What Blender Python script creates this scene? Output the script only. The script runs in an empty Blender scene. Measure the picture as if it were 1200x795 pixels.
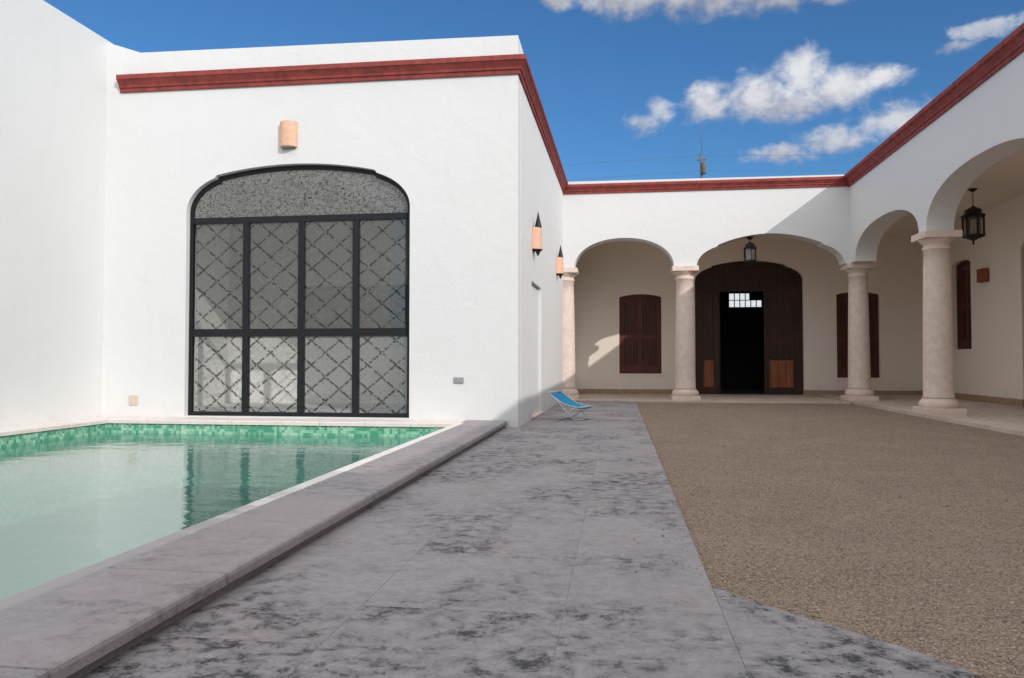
import bpy, bmesh, math, random
import numpy as np
from mathutils import Vector, Matrix
random.seed(7); rng = np.random.default_rng(7)
sc = bpy.context.scene
COL = sc.collection
R = math.radians

# ------------------------------------------------------------------ helpers
class NT:
    """tiny wrapper for building node trees"""
    def __init__(s, tree): s.t = tree; s.n = tree.nodes; s.l = tree.links
    def new(s, typ, inp=None, **props):
        nd = s.n.new(typ)
        for k, v in props.items(): setattr(nd, k, v)
        for k, v in (inp or {}).items():
            if isinstance(v, bpy.types.NodeSocket): s.l.new(v, nd.inputs[k])
            else: nd.inputs[k].default_value = v
        return nd
    def math(s, op, a, b=None, c=None, clamp=False):
        nd = s.n.new('ShaderNodeMath'); nd.operation = op; nd.use_clamp = clamp
        for i, v in enumerate((a, b, c)):
            if v is None: continue
            if isinstance(v, bpy.types.NodeSocket): s.l.new(v, nd.inputs[i])
            else: nd.inputs[i].default_value = v
        return nd.outputs[0]
    def mix(s, fac, a, b, blend='MIX'):
        nd = s.n.new('ShaderNodeMix'); nd.data_type = 'RGBA'; nd.blend_type = blend
        for k, v in ((0, fac), (6, a), (7, b)):
            if isinstance(v, bpy.types.NodeSocket): s.l.new(v, nd.inputs[k])
            else: nd.inputs[k].default_value = v if k == 0 else (tuple(v) + (1,))[:4]
        return nd.outputs[2]
    def noise(s, vec, scale, detail=6, rough=.55, dist=0):
        nd = s.new('ShaderNodeTexNoise', {'Scale': scale, 'Detail': detail, 'Roughness': rough, 'Distortion': dist})
        if vec is not None: s.l.new(vec, nd.inputs['Vector'])
        return nd.outputs['Fac']
    def ramp(s, fac, lo, hi, a=0., b=1., smooth=True):
        nd = s.n.new('ShaderNodeMapRange'); nd.interpolation_type = 'SMOOTHSTEP' if smooth else 'LINEAR'
        for i, v in enumerate((fac, lo, hi, a, b)):
            if isinstance(v, bpy.types.NodeSocket): s.l.new(v, nd.inputs[i])
            else: nd.inputs[i].default_value = v
        return nd.outputs[0]
    def scale(s, vec, v):
        nd = s.new('ShaderNodeMapping', {'Scale': v}); s.l.new(vec, nd.inputs['Vector']); return nd.outputs[0]

def material(name):
    m = bpy.data.materials.new(name); m.use_nodes = True
    t = NT(m.node_tree); t.n.clear()
    out = t.new('ShaderNodeOutputMaterial')
    co = t.new('ShaderNodeNewGeometry').outputs['Position']
    return m, t, out, co

def principled(t, out, color, rough=.8, bump=None, bstr=.3, bdist=.01, metallic=0., spec=.4):
    p = t.new('ShaderNodeBsdfPrincipled', {'Roughness': rough, 'Metallic': metallic})
    p.inputs['Specular IOR Level'].default_value = spec
    if isinstance(color, bpy.types.NodeSocket): t.l.new(color, p.inputs['Base Color'])
    else: p.inputs['Base Color'].default_value = tuple(color) + (1,)
    if bump is not None:
        b = t.new('ShaderNodeBump', {'Strength': bstr, 'Distance': bdist, 'Height': bump})
        t.l.new(b.outputs[0], p.inputs['Normal'])
    t.l.new(p.outputs[0], out.inputs['Surface'])
    return p

M = {}
def mat_plaster(name, base, dirt=(.42, .39, .36), amount=.35):
    m, t, out, co = material(name)
    big = t.noise(co, .55, 5, .6)
    fine = t.noise(co, 26, 5, .6)
    trowel = t.noise(co, 3.2, 4, .55, .4)
    streak = t.noise(t.scale(co, (2.6, 2.6, .22)), 1.6, 5, .6)
    z = t.new('ShaderNodeSeparateXYZ', {'Vector': co}).outputs['Z']
    low = t.ramp(z, 0.05, .55, 1, 0)
    f = t.math('MULTIPLY', low, t.ramp(trowel, .3, .75))
    f = t.math('MULTIPLY_ADD', t.ramp(streak, .55, .85), .34, t.math('MULTIPLY', f, .65))
    c = t.mix(t.math('MULTIPLY', f, amount), base, dirt)
    c = t.mix(t.ramp(big, .3, .75, 0, .16), c, tuple(x * .86 for x in base))
    h = t.math('MULTIPLY_ADD', trowel, 1.6, t.math('MULTIPLY', fine, .35))
    principled(t, out, c, .88, h, .5, .012, spec=.25)
    return m
M['white'] = mat_plaster('white_plaster', (.70, .70, .695))
M['whitewarm'] = mat_plaster('cream_plaster', (.86, .765, .67))

def mat_simple(name, color, rough=.6, var=.25, scale=9, bstr=.2, metallic=0., spec=.4, stretch=(1, 1, 1)):
    m, t, out, co = material(name)
    n = t.noise(t.scale(co, stretch), scale, 6, .6)
    c = t.mix(t.ramp(n, .25, .75), tuple(x * (1 - var) for x in color), tuple(min(1, x * (1 + var)) for x in color))
    principled(t, out, c, rough, n, bstr, .006, metallic, spec)
    return m
M['red'] = mat_simple('red_cornice_paint', (.25, .046, .038), .75, .30, 7, .3)
M['stone'] = mat_simple('pink_quarry_stone', (.71, .575, .495), .85, .10, 9, .22)
M['terracotta'] = mat_simple('terracotta', (.72, .44, .31), .85, .12, 18)
M['redclay'] = mat_simple('red_clay', (.26, .075, .04), .85, .2, 18)
M['iron'] = mat_simple('black_iron', (.018, .018, .020), .5, .3, 30, .15, .3)
M['steel'] = mat_simple('charcoal_steel', (.009, .010, .013), .5, .25, 14, .1, .2)
M['plate'] = mat_simple('beige_plate', (.60, .50, .43), .5, .06, 20, 0)
M['grayplate'] = mat_simple('grey_plate', (.30, .30, .30), .5, .06, 20, 0)
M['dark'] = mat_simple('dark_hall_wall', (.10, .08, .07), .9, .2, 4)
M['bluecloth'] = mat_simple('blue_sling_cloth', (.008, .25, .46), .8, .2, 30, .2)
M['whitetube'] = mat_simple('white_tube', (.60, .60, .60), .4, .05, 20, 0)
M['skirt'] = mat_simple('tan_skirting_stone', (.36, .25, .17), .7, .2, 10, .2)
M['roof'] = mat_simple('roof_slab', (.45, .42, .38), .9, .2, 4)
M['concretepole'] = mat_simple('weathered_pole', (.13, .13, .14), .9, .2, 6)

def mat_wood(name, a, b, vertical=True, board=.14, axis='X'):
    m, t, out, co = material(name)
    s = t.scale(co, (14, 14, 1.1) if vertical else (1.1, 1.1, 14))
    n = t.noise(s, 1.8, 7, .65, .6)
    n2 = t.noise(co, 1.1, 3)
    xyz = t.new('ShaderNodeSeparateXYZ', {'Vector': co})
    fr = t.math('FRACT', t.math('DIVIDE', t.math('ADD', xyz.outputs[axis], 50.003), board))
    gap = t.ramp(t.math('ABSOLUTE', t.math('SUBTRACT', fr, .5)), .44, .49, 0, 1)
    c = t.mix(t.ramp(n, .3, .7), a, b)
    c = t.mix(t.ramp(n2, .35, .7, 0, .4), c, tuple(x * .5 for x in a))
    c = t.mix(t.math('MULTIPLY', gap, .8), c, (.008, .006, .005))
    h = t.math('SUBTRACT', t.math('MULTIPLY', n, .3), gap)
    principled(t, out, c, .55, h, .5, .008, spec=.4)
    return m
M['woodX'] = mat_wood('dark_shutter_wood', (.034, .011, .008), (.11, .030, .018), True, .10, 'X')
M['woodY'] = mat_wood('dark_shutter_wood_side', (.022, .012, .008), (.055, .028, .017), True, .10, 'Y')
M['redwood'] = mat_wood('red_brown_frame_wood', (.085, .017, .010), (.15, .032, .018), False, 9., 'X')
M['doorwood'] = mat_wood('dark_door_wood', (.022, .009, .006), (.068, .024, .014), True, .16, 'X')
M['panelwood'] = mat_wood('brown_door_panel', (.22, .062, .022), (.40, .125, .048), True, .2, 'X')

# gravel
def mat_gravel():
    m, t, out, co = material('gravel')
    v = t.new('ShaderNodeTexVoronoi', {'Vector': co, 'Scale': 95.})
    v2 = t.new('ShaderNodeTexVoronoi', {'Vector': co, 'Scale': 34.})
    big = t.noise(co, 1.3, 6, .65); mid = t.noise(co, 9, 5, .6)
    rc = t.new('ShaderNodeSeparateColor', {'Color': v.outputs['Color']}).outputs[0]
    c = t.mix(rc, (.265, .198, .15), (.53, .40, .305))
    c = t.mix(t.ramp(v.outputs['Distance'], .35, .8, 0, .6), c, (.11, .082, .062))
    c = t.mix(t.ramp(big, .35, .75, 0, .5), c, (.46, .345, .262))
    c = t.mix(t.ramp(mid, .55, .8, 0, .4), c, (.16, .12, .09))
    h = t.math('ADD', t.math('MULTIPLY', v.outputs['Distance'], -1.), t.math('MULTIPLY', v2.outputs['Distance'], -.7))
    principled(t, out, c, .9, h, .9, .016, spec=.2)
    return m
M['gravel'] = mat_gravel()
def mat_pebble():
    m, t, out, co = material('pebbles')
    r = t.new('ShaderNodeNewGeometry').outputs['Random Per Island']
    c = t.mix(t.ramp(r, 0, 1, 0, 1, False), (.20, .150, .115), (.46, .355, .275))
    c = t.mix(t.ramp(t.math('FRACT', t.math('MULTIPLY', r, 17.3)), .8, 1, 0, .7), c, (.42, .39, .36))
    principled(t, out, c, .85, spec=.25)
    return m
M['pebble'] = mat_pebble()

# stained limestone paving, per-slab attribute
def mat_paving(name, base=(.335, .316, .322), stain=.95, attr=True):
    m, t, out, co = material(name)
    if attr: a = t.new('ShaderNodeAttribute', attribute_name='slab').outputs['Fac']
    else:
        v = t.new('ShaderNodeValue'); v.outputs[0].default_value = .35; a = v.outputs[0]
    off = t.new('ShaderNodeCombineXYZ', {'X': t.math('MULTIPLY', a, .35), 'Y': t.math('MULTIPLY', a, .2), 'Z': 0.}).outputs[0]
    p = t.new('ShaderNodeVectorMath', {0: co, 1: off}).outputs[0]
    patch = t.noise(p, 1.25, 5, .6, .3)
    fn = t.noise(t.scale(p, (1, 1.1, 1)), 11., 10, .74, .3)
    f2 = t.noise(p, 62., 7, .78)
    pit = t.new('ShaderNodeTexVoronoi', {'Vector': p, 'Scale': 60.}).outputs['Distance']
    region = t.ramp(t.math('ADD', patch, t.math('MULTIPLY_ADD', a, .13, -.055)), .36, .64)
    c = t.mix(t.ramp(f2, .3, .7), tuple(x * .86 for x in base), tuple(min(.8, x * 1.10) for x in base))
    c = t.mix(t.ramp(t.noise(p, .9, 3), .35, .7, 0, .6), c, (base[0] * 1.04, base[1] * .96, base[2] * .90))
    mot = t.noise(p, 19., 8, .75, .2)
    c = t.mix(t.ramp(mot, .38, .66, 0, .42 * stain), c, tuple(x * .55 for x in base))
    ring = t.noise(p, 2.3, 4, .5, .8)
    c = t.mix(t.ramp(t.math('ABSOLUTE', t.math('SUBTRACT', ring, .5)), .0, .035, .22, 0), c, tuple(x * 1.25 for x in base))
    c = t.mix(t.ramp(pit, .0, .16, .55, 0), c, (.06, .055, .055))
    grey = t.math('MULTIPLY', t.math('MULTIPLY', region, t.ramp(fn, .38, .62)), stain * .70)
    c = t.mix(grey, c, (.105, .102, .112))
    sp_ = t.math('ADD', t.math('MULTIPLY_ADD', fn, .62, t.math('MULTIPLY', f2, .38)), t.math('MULTIPLY', region, .05))
    spots = t.math('MULTIPLY', t.ramp(sp_, .55, .635), t.math('MULTIPLY_ADD', region, .80, .14))
    c = t.mix(t.math('MULTIPLY', spots, stain), c, (.026, .026, .031))
    h = t.math('SUBTRACT', t.math('MULTIPLY', f2, .6), t.math('MULTIPLY', spots, .35))
    h = t.math('ADD', h, t.ramp(pit, 0, .25, -.5, 0))
    principled(t, out, c, .8, h, .6, .008, spec=.3)
    return m
M['paving'] = mat_paving('stained_limestone')
M['mortar'] = mat_simple('joint_mortar', (.25, .236, .24), .95, .2, 20)
M['coping'] = mat_paving('pool_coping_stone', (.335, .312, .320), .32)
def mat_edge():  # sunlit band painted pale, dulled to a shade tone at the near end
    m, t, out, co = material('sunlit_edge_stone')
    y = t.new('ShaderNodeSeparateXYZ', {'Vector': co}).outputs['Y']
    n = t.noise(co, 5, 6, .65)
    near_shade = t.ramp(t.math('ADD', y, t.math('MULTIPLY_ADD', n, 3., -1.5)), 3.4, 5.2, 1, 0)
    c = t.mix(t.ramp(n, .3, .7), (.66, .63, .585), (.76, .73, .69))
    c = t.mix(near_shade, c, (.36, .335, .345))
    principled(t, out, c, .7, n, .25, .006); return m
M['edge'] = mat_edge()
M['litstone'] = mat_simple('sunlit_pink_stone', (.74, .67, .63), .75, .08, 7, .25)  # sunlight on the far and left coping is put into this pale tone
M['porchfloor'] = mat_paving('gallery_floor_stone', (.60, .51, .43), .35)

# mosaic tiles
def mat_tile(name, lo, hi, size=.04):
    m, t, out, co = material(name)
    p = t.new('ShaderNodeVectorMath', {0: co, 1: (.011, .013, .007)}).outputs[0]
    d = t.new('ShaderNodeVectorMath', {0: p, 1: (size,) * 3}, operation='DIVIDE').outputs[0]
    fl = t.new('ShaderNodeVectorMath', {0: d}, operation='FLOOR').outputs[0]
    w = t.new('ShaderNodeTexWhiteNoise', {'Vector': fl}).outputs['Value']
    big = t.noise(co, 3.2, 4, .6)
    k = t.math('ADD', t.math('MULTIPLY', w, .7), t.math('MULTIPLY', t.math('SUBTRACT', big, .5), 1.4))
    c = t.mix(t.ramp(k, -.05, .9), lo, hi)
    principled(t, out, c, .25, spec=.5)
    return m
M['tile'] = mat_tile('green_mosaic', (.07, .32, .20), (.42, .68, .50))
M['poolfloor'] = mat_tile('pale_aqua_mosaic', (.62, .76, .70), (.76, .85, .80), .05)

def mat_water():
    m, t, out, co = material('pool_water')
    n1 = t.noise(t.scale(co, (1, 1.6, 1)), 2.2, 3, .5)
    n2 = t.noise(t.scale(co, (1, 1.5, 1)), 8.5, 3, .5)
    h = t.math('ADD', n1, t.math('MULTIPLY', n2, .22))
    b = t.new('ShaderNodeBump', {'Strength': .30, 'Distance': .03, 'Height': h}).outputs[0]
    fr = t.new('ShaderNodeFresnel', {'IOR': 4.3, 'Normal': b}).outputs[0]
    tr = t.new('ShaderNodeBsdfTransparent', {'Color': (.84, .965, .93, 1)}).outputs[0]
    mk = t.new('ShaderNodeBsdfDiffuse', {'Color': (.17, .46, .36, 1)}).outputs[0]
    tr = t.new('ShaderNodeMixShader', {0: .50, 1: tr, 2: mk}).outputs[0]
    gl = t.new('ShaderNodeBsdfGlossy', {'Color': (1, 1, 1, 1), 'Roughness': .015, 'Normal': b}).outputs[0]
    mx = t.new('ShaderNodeMixShader', {0: fr, 1: tr, 2: gl}).outputs[0]
    t.l.new(mx, out.inputs['Surface']); return m
M['water'] = mat_water()

def mat_lace():
    """patterned window glass: broken diamond lattice with leafy spots on clear glass"""
    m, t, out, co = material('patterned_glass')
    xyz = t.new('ShaderNodeSeparateXYZ', {'Vector': co})
    wob = t.math('MULTIPLY', t.math('SUBTRACT', t.noise(co, 13, 3), .5), .07)
    x = t.math('ADD', t.math('DIVIDE', t.math('ADD', xyz.outputs['X'], 6.66 + 20 * .445), .445), wob)
    z = t.math('ADD', t.math('DIVIDE', xyz.outputs['Z'], .37), wob)
    def tri(v, w):
        fr = t.math('ABSOLUTE', t.math('SUBTRACT', t.math('FRACT', v), .5))
        return t.ramp(fr, .5 - w, .5 - w * .35, 0, 1)
    u, v = t.math('ADD', x, z), t.math('SUBTRACT', x, z)
    lines = t.math('MAXIMUM', tri(u, .09), tri(t.math('ADD', v, 40), .09))
    dots = t.noise(co, 34, 3, .6)
    lines = t.math('MULTIPLY', lines, t.ramp(dots, .42, .50))
    u2, v2 = t.math('MULTIPLY', u, 3), t.math('ADD', t.math('MULTIPLY', v, 3), 40)
    fine = t.math('MULTIPLY', t.math('MAXIMUM', tri(u2, .13), tri(v2, .13)), t.ramp(t.noise(co, 21, 3), .5, .6))
    leaf = t.ramp(t.noise(t.scale(co, (1, 1, 1.3)), 17, 4, .7, 1.2), .56, .64)
    z_up = t.ramp(xyz.outputs['Z'], 3.17, 3.19)
    pat = t.math('MAXIMUM', t.math('MULTIPLY', lines, .9), t.math('MULTIPLY', t.math('MAXIMUM', fine, t.math('MULTIPLY', leaf, .35)), .45))
    leafd = t.ramp(t.noise(t.scale(co, (1, 1, 1.3)), 22, 5, .75, 1.5), .44, .58)
    pat = t.mix(z_up, pat, t.math('MULTIPLY', leafd, .72))
    dcol = t.mix(t.math('MULTIPLY', pat, 1.35, clamp=True), (.74, .73, .69), (.008, .008, .006))
    dif = t.new('ShaderNodeBsdfDiffuse', {'Color': dcol}).outputs[0]
    tl = t.new('ShaderNodeBsdfTranslucent', {'Color': dcol}).outputs[0]
    d = t.new('ShaderNodeMixShader', {0: .35, 1: dif, 2: tl}).outputs[0]
    tr = t.new('ShaderNodeBsdfTransparent', {'Color': (.99, .99, .98, 1)}).outputs[0]
    fac = t.math('ADD', .14, t.math('MULTIPLY', pat, .80))
    fac = t.math('ADD', fac, t.math('MULTIPLY', z_up, .16), clamp=True)
    a = t.new('ShaderNodeMixShader', {0: fac, 1: tr, 2: d}).outputs[0]
    gl = t.new('ShaderNodeBsdfGlossy', {'Roughness': .06, 'Color': (.9, .9, .9, 1)}).outputs[0]
    mx = t.new('ShaderNodeMixShader', {0: .07, 1: a, 2: gl}).outputs[0]
    t.l.new(mx, out.inputs['Surface']); return m
M['lace'] = mat_lace()
def mat_glass():
    m, t, out, co = material('lantern_glass')
    tr = t.new('ShaderNodeBsdfTransparent', {'Color': (.75, .74, .70, 1)}).outputs[0]
    gl = t.new('ShaderNodeBsdfGlossy', {'Roughness': .08}).outputs[0]
    mx = t.new('ShaderNodeMixShader', {0: .14, 1: tr, 2: gl}).outputs[0]
    t.l.new(mx, out.inputs['Surface']); return m
M['glass'] = mat_glass()

class MB:
    def __init__(s): s.bm = bmesh.new()
    def poly(s, pts): return s.bm.faces.new([s.bm.verts.new(p) for p in pts])
    def box(s, a, b, mat=None):
        x0, y0, z0 = a; x1, y1, z1 = b
        v = [s.bm.verts.new((mat @ Vector(p)) if mat else p) for p in
             ((x0, y0, z0), (x1, y0, z0), (x1, y1, z0), (x0, y1, z0), (x0, y0, z1), (x1, y0, z1), (x1, y1, z1), (x0, y1, z1))]
        for f in ((3, 2, 1, 0), (4, 5, 6, 7), (0, 1, 5, 4), (1, 2, 6, 5), (2, 3, 7, 6), (3, 0, 4, 7)):
            s.bm.faces.new([v[i] for i in f])
        return s
    def lathe(s, prof, c=(0, 0, 0), n=40, a0=0., a1=2 * math.pi, rot=0., smooth=True):
        full = abs(a1 - a0 - 2 * math.pi) < 1e-6
        k = n if full else n + 1
        rings = []
        for r, z in prof:
            rings.append([s.bm.verts.new((c[0] + r * math.cos(a0 + rot + (a1 - a0) * i / n), c[1] + r * math.sin(a0 + rot + (a1 - a0) * i / n), c[2] + z)) for i in range(k)])
        for a, b in zip(rings, rings[1:]):
            for i in range(k if full else k - 1):
                j = (i + 1) % k
                f = s.bm.faces.new((a[i], a[j], b[j], b[i])); f.smooth = smooth
        if full:
            s.bm.faces.new(list(reversed(rings[0]))); s.bm.faces.new(rings[-1])
        return s
    def tube(s, pts, r, n=8):
        pts = [Vector(p) for p in pts]; rings = []
        for i, p in enumerate(pts):
            d = (pts[min(i + 1, len(pts) - 1)] - pts[max(i - 1, 0)]).normalized()
            u = d.cross(Vector((0, 0, 1)) if abs(d.z) < .9 else Vector((1, 0, 0))).normalized(); w = d.cross(u)
            rings.append([s.bm.verts.new(p + r * (math.cos(2 * math.pi * k / n) * u + math.sin(2 * math.pi * k / n) * w)) for k in range(n)])
        for a, b in zip(rings, rings[1:]):
            for k in range(n):
                f = s.bm.faces.new((a[k], a[(k + 1) % n], b[(k + 1) % n], b[k])); f.smooth = True
        s.bm.faces.new(rings[0]); s.bm.faces.new(list(reversed(rings[-1])))
        return s
    def prism(s, pts2, y0, y1, axis='Y'):
        """extrude a polygon in (u,z) from depth y0 to y1"""
        P = (lambda u, z, d: (u, d, z)) if axis == 'Y' else ((lambda u, z, d: (d, u, z)) if axis == 'X' else (lambda u, z, d: (u, z, d)))
        a = [s.bm.verts.new(P(u, z, y0)) for u, z in pts2]; b = [s.bm.verts.new(P(u, z, y1)) for u, z in pts2]
        n = len(a)
        s.bm.faces.new(a); s.bm.faces.new(list(reversed(b)))
        for i in range(n): s.bm.faces.new((a[i], b[i], b[(i + 1) % n], a[(i + 1) % n]))
        return s
    def build(s, name, mat, parent=None, bevel=0., loc=None):
        bmesh.ops.recalc_face_normals(s.bm, faces=s.bm.faces)
        me = bpy.data.meshes.new(name); s.bm.to_mesh(me); s.bm.free()
        if mat: me.materials.append(mat)
        o = bpy.data.objects.new(name, me); COL.objects.link(o)
        if parent: o.parent = parent
        if loc: o.location = loc
        if bevel:
            b = o.modifiers.new('bevel', 'BEVEL'); b.width = bevel; b.segments = 2; b.limit_method = 'ANGLE'; b.angle_limit = R(40)
        return o

def tag(o, label=None, cat=None, group=None, kind=None):
    for k, v in (('label', label), ('category', cat), ('group', group), ('kind', kind)):
        if v: o[k] = v
    return o
def thing(name, loc, label, cat, group=None, rz=0):
    o = bpy.data.objects.new(name, None); COL.objects.link(o)
    o.location = loc; o.rotation_euler.z = rz; o.empty_display_size = .2
    return tag(o, label, cat, group)
def copy_tree(o, parent=None):
    c = o.copy(); COL.objects.link(c); c.parent = parent
    for ch in list(o.children): copy_tree(ch, c)
    return c

def wall_mesh(outline, holes, p0, p1, thick):
    """plaster wall: outline/holes in (u along p0->p1, z); thickness goes to the left of p0->p1"""
    cu = bpy.data.curves.new('tmp', 'CURVE'); cu.dimensions = '2D'; cu.fill_mode = 'BOTH'; cu.extrude = thick / 2
    for pts in [outline] + holes:
        sp = cu.splines.new('POLY'); sp.points.add(len(pts) - 1)
        for q, (u, z) in zip(sp.points, pts): q.co = (u, z, 0, 1)
        sp.use_cyclic_u = True
    ob = bpy.data.objects.new('tmp', cu); COL.objects.link(ob)
    dg = bpy.context.evaluated_depsgraph_get()
    me = bpy.data.meshes.new_from_object(ob.evaluated_get(dg))
    bpy.data.objects.remove(ob); bpy.data.curves.remove(cu)
    d = Vector((p1[0] - p0[0], p1[1] - p0[1], 0)).normalized(); n = Vector((-d.y, d.x, 0))
    for v in me.vertices:
        u, z, w = v.co
        v.co = Vector((p0[0], p0[1], 0)) + d * u + n * (thick / 2 + w) + Vector((0, 0, z))
    bm = bmesh.new(); bm.from_mesh(me)
    bmesh.ops.remove_doubles(bm, verts=bm.verts, dist=1e-4); bmesh.ops.recalc_face_normals(bm, faces=bm.faces)
    for f in bm.faces: f.smooth = False
    bm.to_mesh(me); bm.free()
    return me
def wall(name, mat, parent, outline, holes, p0, p1, thick):
    me = wall_mesh(outline, holes, p0, p1, thick); me.name = name
    me.materials.clear(); me.materials.append(mat)
    o = bpy.data.objects.new(name, me); COL.objects.link(o); o.parent = parent
    return o

def shoulder_arch(xl, xr, zs, sl, zl, sr, zr, zt, n=14):
    """left spring -> right spring: quarter curves to a small shoulder, flat arc between"""
    P = []
    for i in range(n + 1):
        a = R(62) * i / n
        P.append((xl + (sl - xl) * (1 - math.cos(a)) / (1 - math.cos(R(62))), zs + (zl - zs) * math.sin(a) / math.sin(R(62))))
    k = .045
    sl2, sr2, zl2, zr2 = sl + .03, sr - .03, zl + k, zr + k
    m = (sl2 + sr2) / 2
    for i in range(0, 2 * n + 1):
        x = sl2 + (sr2 - sl2) * i / (2 * n); q = (x - m) / (m - sl2)
        base = zl2 + (zr2 - zl2) * i / (2 * n)
        P.append((x, base + (zt - (zl2 + zr2) / 2) * (1 - q * q)))
    for i in range(n, -1, -1):
        a = R(62) * i / n
        P.append((xr + (sr - xr) * (1 - math.cos(a)) / (1 - math.cos(R(62))), zs + (zr - zs) * math.sin(a) / math.sin(R(62))))
    return P
def round_arch(xl, xr, zs, zt, e=2.25, n=36):
    c, w = (xl + xr) / 2, (xr - xl) / 2; P = []
    for i in range(n + 1):
        a = math.pi * (1 - i / n); ca, sa = math.cos(a), math.sin(a)
        P.append((c + w * math.copysign(abs(ca) ** (2 / e), ca), zs + (zt - zs) * abs(sa) ** (2 / e)))
    return P

def sweep(name, mat, parent, path, prof, z0=None):
    """mitred moulding: path = [(x,y,dz)], outward side to the RIGHT of travel; prof=[(out,z)] closed"""
    bm = MB(); rings = []
    for i, (x, y, dz) in enumerate(path):
        def nrm(a, b): d = Vector((b[0] - a[0], b[1] - a[1])).normalized(); return Vector((d.y, -d.x))
        if i == 0: n = nrm(path[0], path[1]); k = 1
        elif i == len(path) - 1: n = nrm(path[-2], path[-1]); k = 1
        else:
            a, b = nrm(path[i - 1], path[i]), nrm(path[i], path[i + 1]); n = (a + b).normalized(); k = 1 / n.dot(a)
        rings.append([bm.bm.verts.new((x + n.x * o * k, y + n.y * o * k, z + dz)) for o, z in prof])
    m = len(prof)
    for a, b in zip(rings, rings[1:]):
        for j in range(m): bm.bm.faces.new((a[j], b[j], b[(j + 1) % m], a[(j + 1) % m]))
    bm.bm.faces.new(rings[0]); bm.bm.faces.new(list(reversed(rings[-1])))
    return bm.build(name, mat, parent)
def cornice_profile(zb, zt, out=.13):
    h = zt - zb
    return [(-.02, zb), (.03, zb), (.035, zb + .22 * h), (.055, zb + .25 * h), (.06, zb + .38 * h), (.085, zb + .52 * h), (.105, zb + .62 * h),
            (out - .015, zb + .66 * h), (out, zb + .70 * h), (out, zt - .008), (out - .01, zt), (-.02, zt)]

# ------------------------------------------------------------------ geometry constants (metres)
YF = 11.0            # pool wing front
XW0, XW1 = -1.45, -1.34
YB = 18.6            # rear gallery front
YI = 21.9            # rear gallery inner wall
XS = 5.35            # side gallery front
XI = 8.1             # side gallery inner wall
TH = .46
XL = -8.05           # boundary wall
ZC = .12             # coping top
FL = .03

# ------------------------------------------------------------------ ground
px0, px1, py0, py1 = -7.55, -2.2, -2.0, 10.45
b = MB()
xs = [-400, px0 - .03, px1 + .03, 400]; ys = [-400, py0 - .03, py1 + .03, 400]
for i in range(3):
    for j in range(3):
        if i == 1 and j == 1: continue
        b.poly([(xs[i], ys[j], -.06), (xs[i + 1], ys[j], -.06), (xs[i + 1], ys[j + 1], -.06), (xs[i], ys[j + 1], -.06)])
tag(b.build('ground', M['gravel']), kind='structure')

# walkway slabs
apron = [(.39, 3.44), (.54, 3.24), (.70, 3.06), (.83, 2.93), (.95, 2.81), (1.04, 2.70), (1.11, 2.58), (1.17, 2.42), (1.21, 2.2), (1.23, 1.9), (1.23, -2)]
def slab_mesh(rects, z0, z1, name, mat, polys=(), gap=.0010, kind='structure', parent=None, bevel=.0012, vals=None):
    bm = bmesh.new(); lay = bm.faces.layers.float.new('slab')
    def add(pts, val):
        lo = [bm.verts.new((x, y, z0)) for x, y in pts]; hi = [bm.verts.new((x, y, z1)) for x, y in pts]; n = len(pts)
        fs = [bm.faces.new(hi)] + [bm.faces.new((lo[i], lo[(i + 1) % n], hi[(i + 1) % n], hi[i])) for i in range(n)]
        for f in fs: f[lay] = val
    for i, (x0, y0, x1, y1) in enumerate(rects):
        add([(x0 + gap, y0 + gap), (x1 - gap, y0 + gap), (x1 - gap, y1 - gap), (x0 + gap, y1 - gap)], vals[i] if vals else random.random())
    for p, v in polys: add(p, v)
    bmesh.ops.recalc_face_normals(bm, faces=bm.faces)
    me = bpy.data.meshes.new(name); bm.to_mesh(me); bm.free(); me.materials.append(mat)
    o = bpy.data.objects.new(name, me); COL.objects.link(o)
    if parent: o.parent = parent
    if kind: o['kind'] = kind
    if bevel:
        m = o.modifiers.new('bevel', 'BEVEL'); m.width = bevel; m.segments = 2; m.limit_method = 'ANGLE'
    return o
rects, vals = [], []
cols = [(-1.70, -1.02), (-1.02, -.215), (-.215, .395)]
for ci, (x0, x1) in enumerate(cols):
    y = [-2.0, -1.6, -2.0][ci]; first = True
    cuts = {2: [3.05, 4.83]}.get(ci, [])
    ys_ = [-2.0]
    while ys_[-1] < 18.25:
        nx = ys_[-1] + random.choice([[.72, .95, 1.2], [.5, .62, .8, 1.0], [.5, .62, .8, 1.0]][ci])
        for c in cuts:
            if ys_[-1] < c - .01 and nx > c - .4: nx = c; break
        if ci == 2 and abs(ys_[-1] - 3.05) < .01: nx = 4.83
        ys_.append(min(nx, 18.25))
    for a, c in zip(ys_, ys_[1:]):
        rects.append((x0, a, x1, c))
        v = random.random()
        if ci == 2 and abs(a - 3.05) < .01: v = .06
        elif c <= 3.1: v = .62 + .38 * random.random()
        elif c > 10: v *= .55
        elif ci == 2 and c < 6: v *= .5
        vals.append(v)
i0, i1 = 4, 8
polys = []
def ap(k): return apron[k]
polys.append(([(.396, -2), (.396, 2.2), (1.2, 2.2), (1.22, 1.9), (1.225, -2)], .62))
polys.append(([(.396, 2.203), (.396, 3.42)] + [(x - .006, y - .002) for x, y in apron[1:9]], .75))
walk = slab_mesh(rects, -.04, .02, 'walkway', M['paving'], polys, vals=vals)
b = MB(); b.poly([(-1.74, -2, .0185), (.395, -2, .0185), (.395, 18.25, .0185), (-1.74, 18.25, .0185)])
tag(b.build('paving_bed', M['mortar']), kind='structure')

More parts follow.
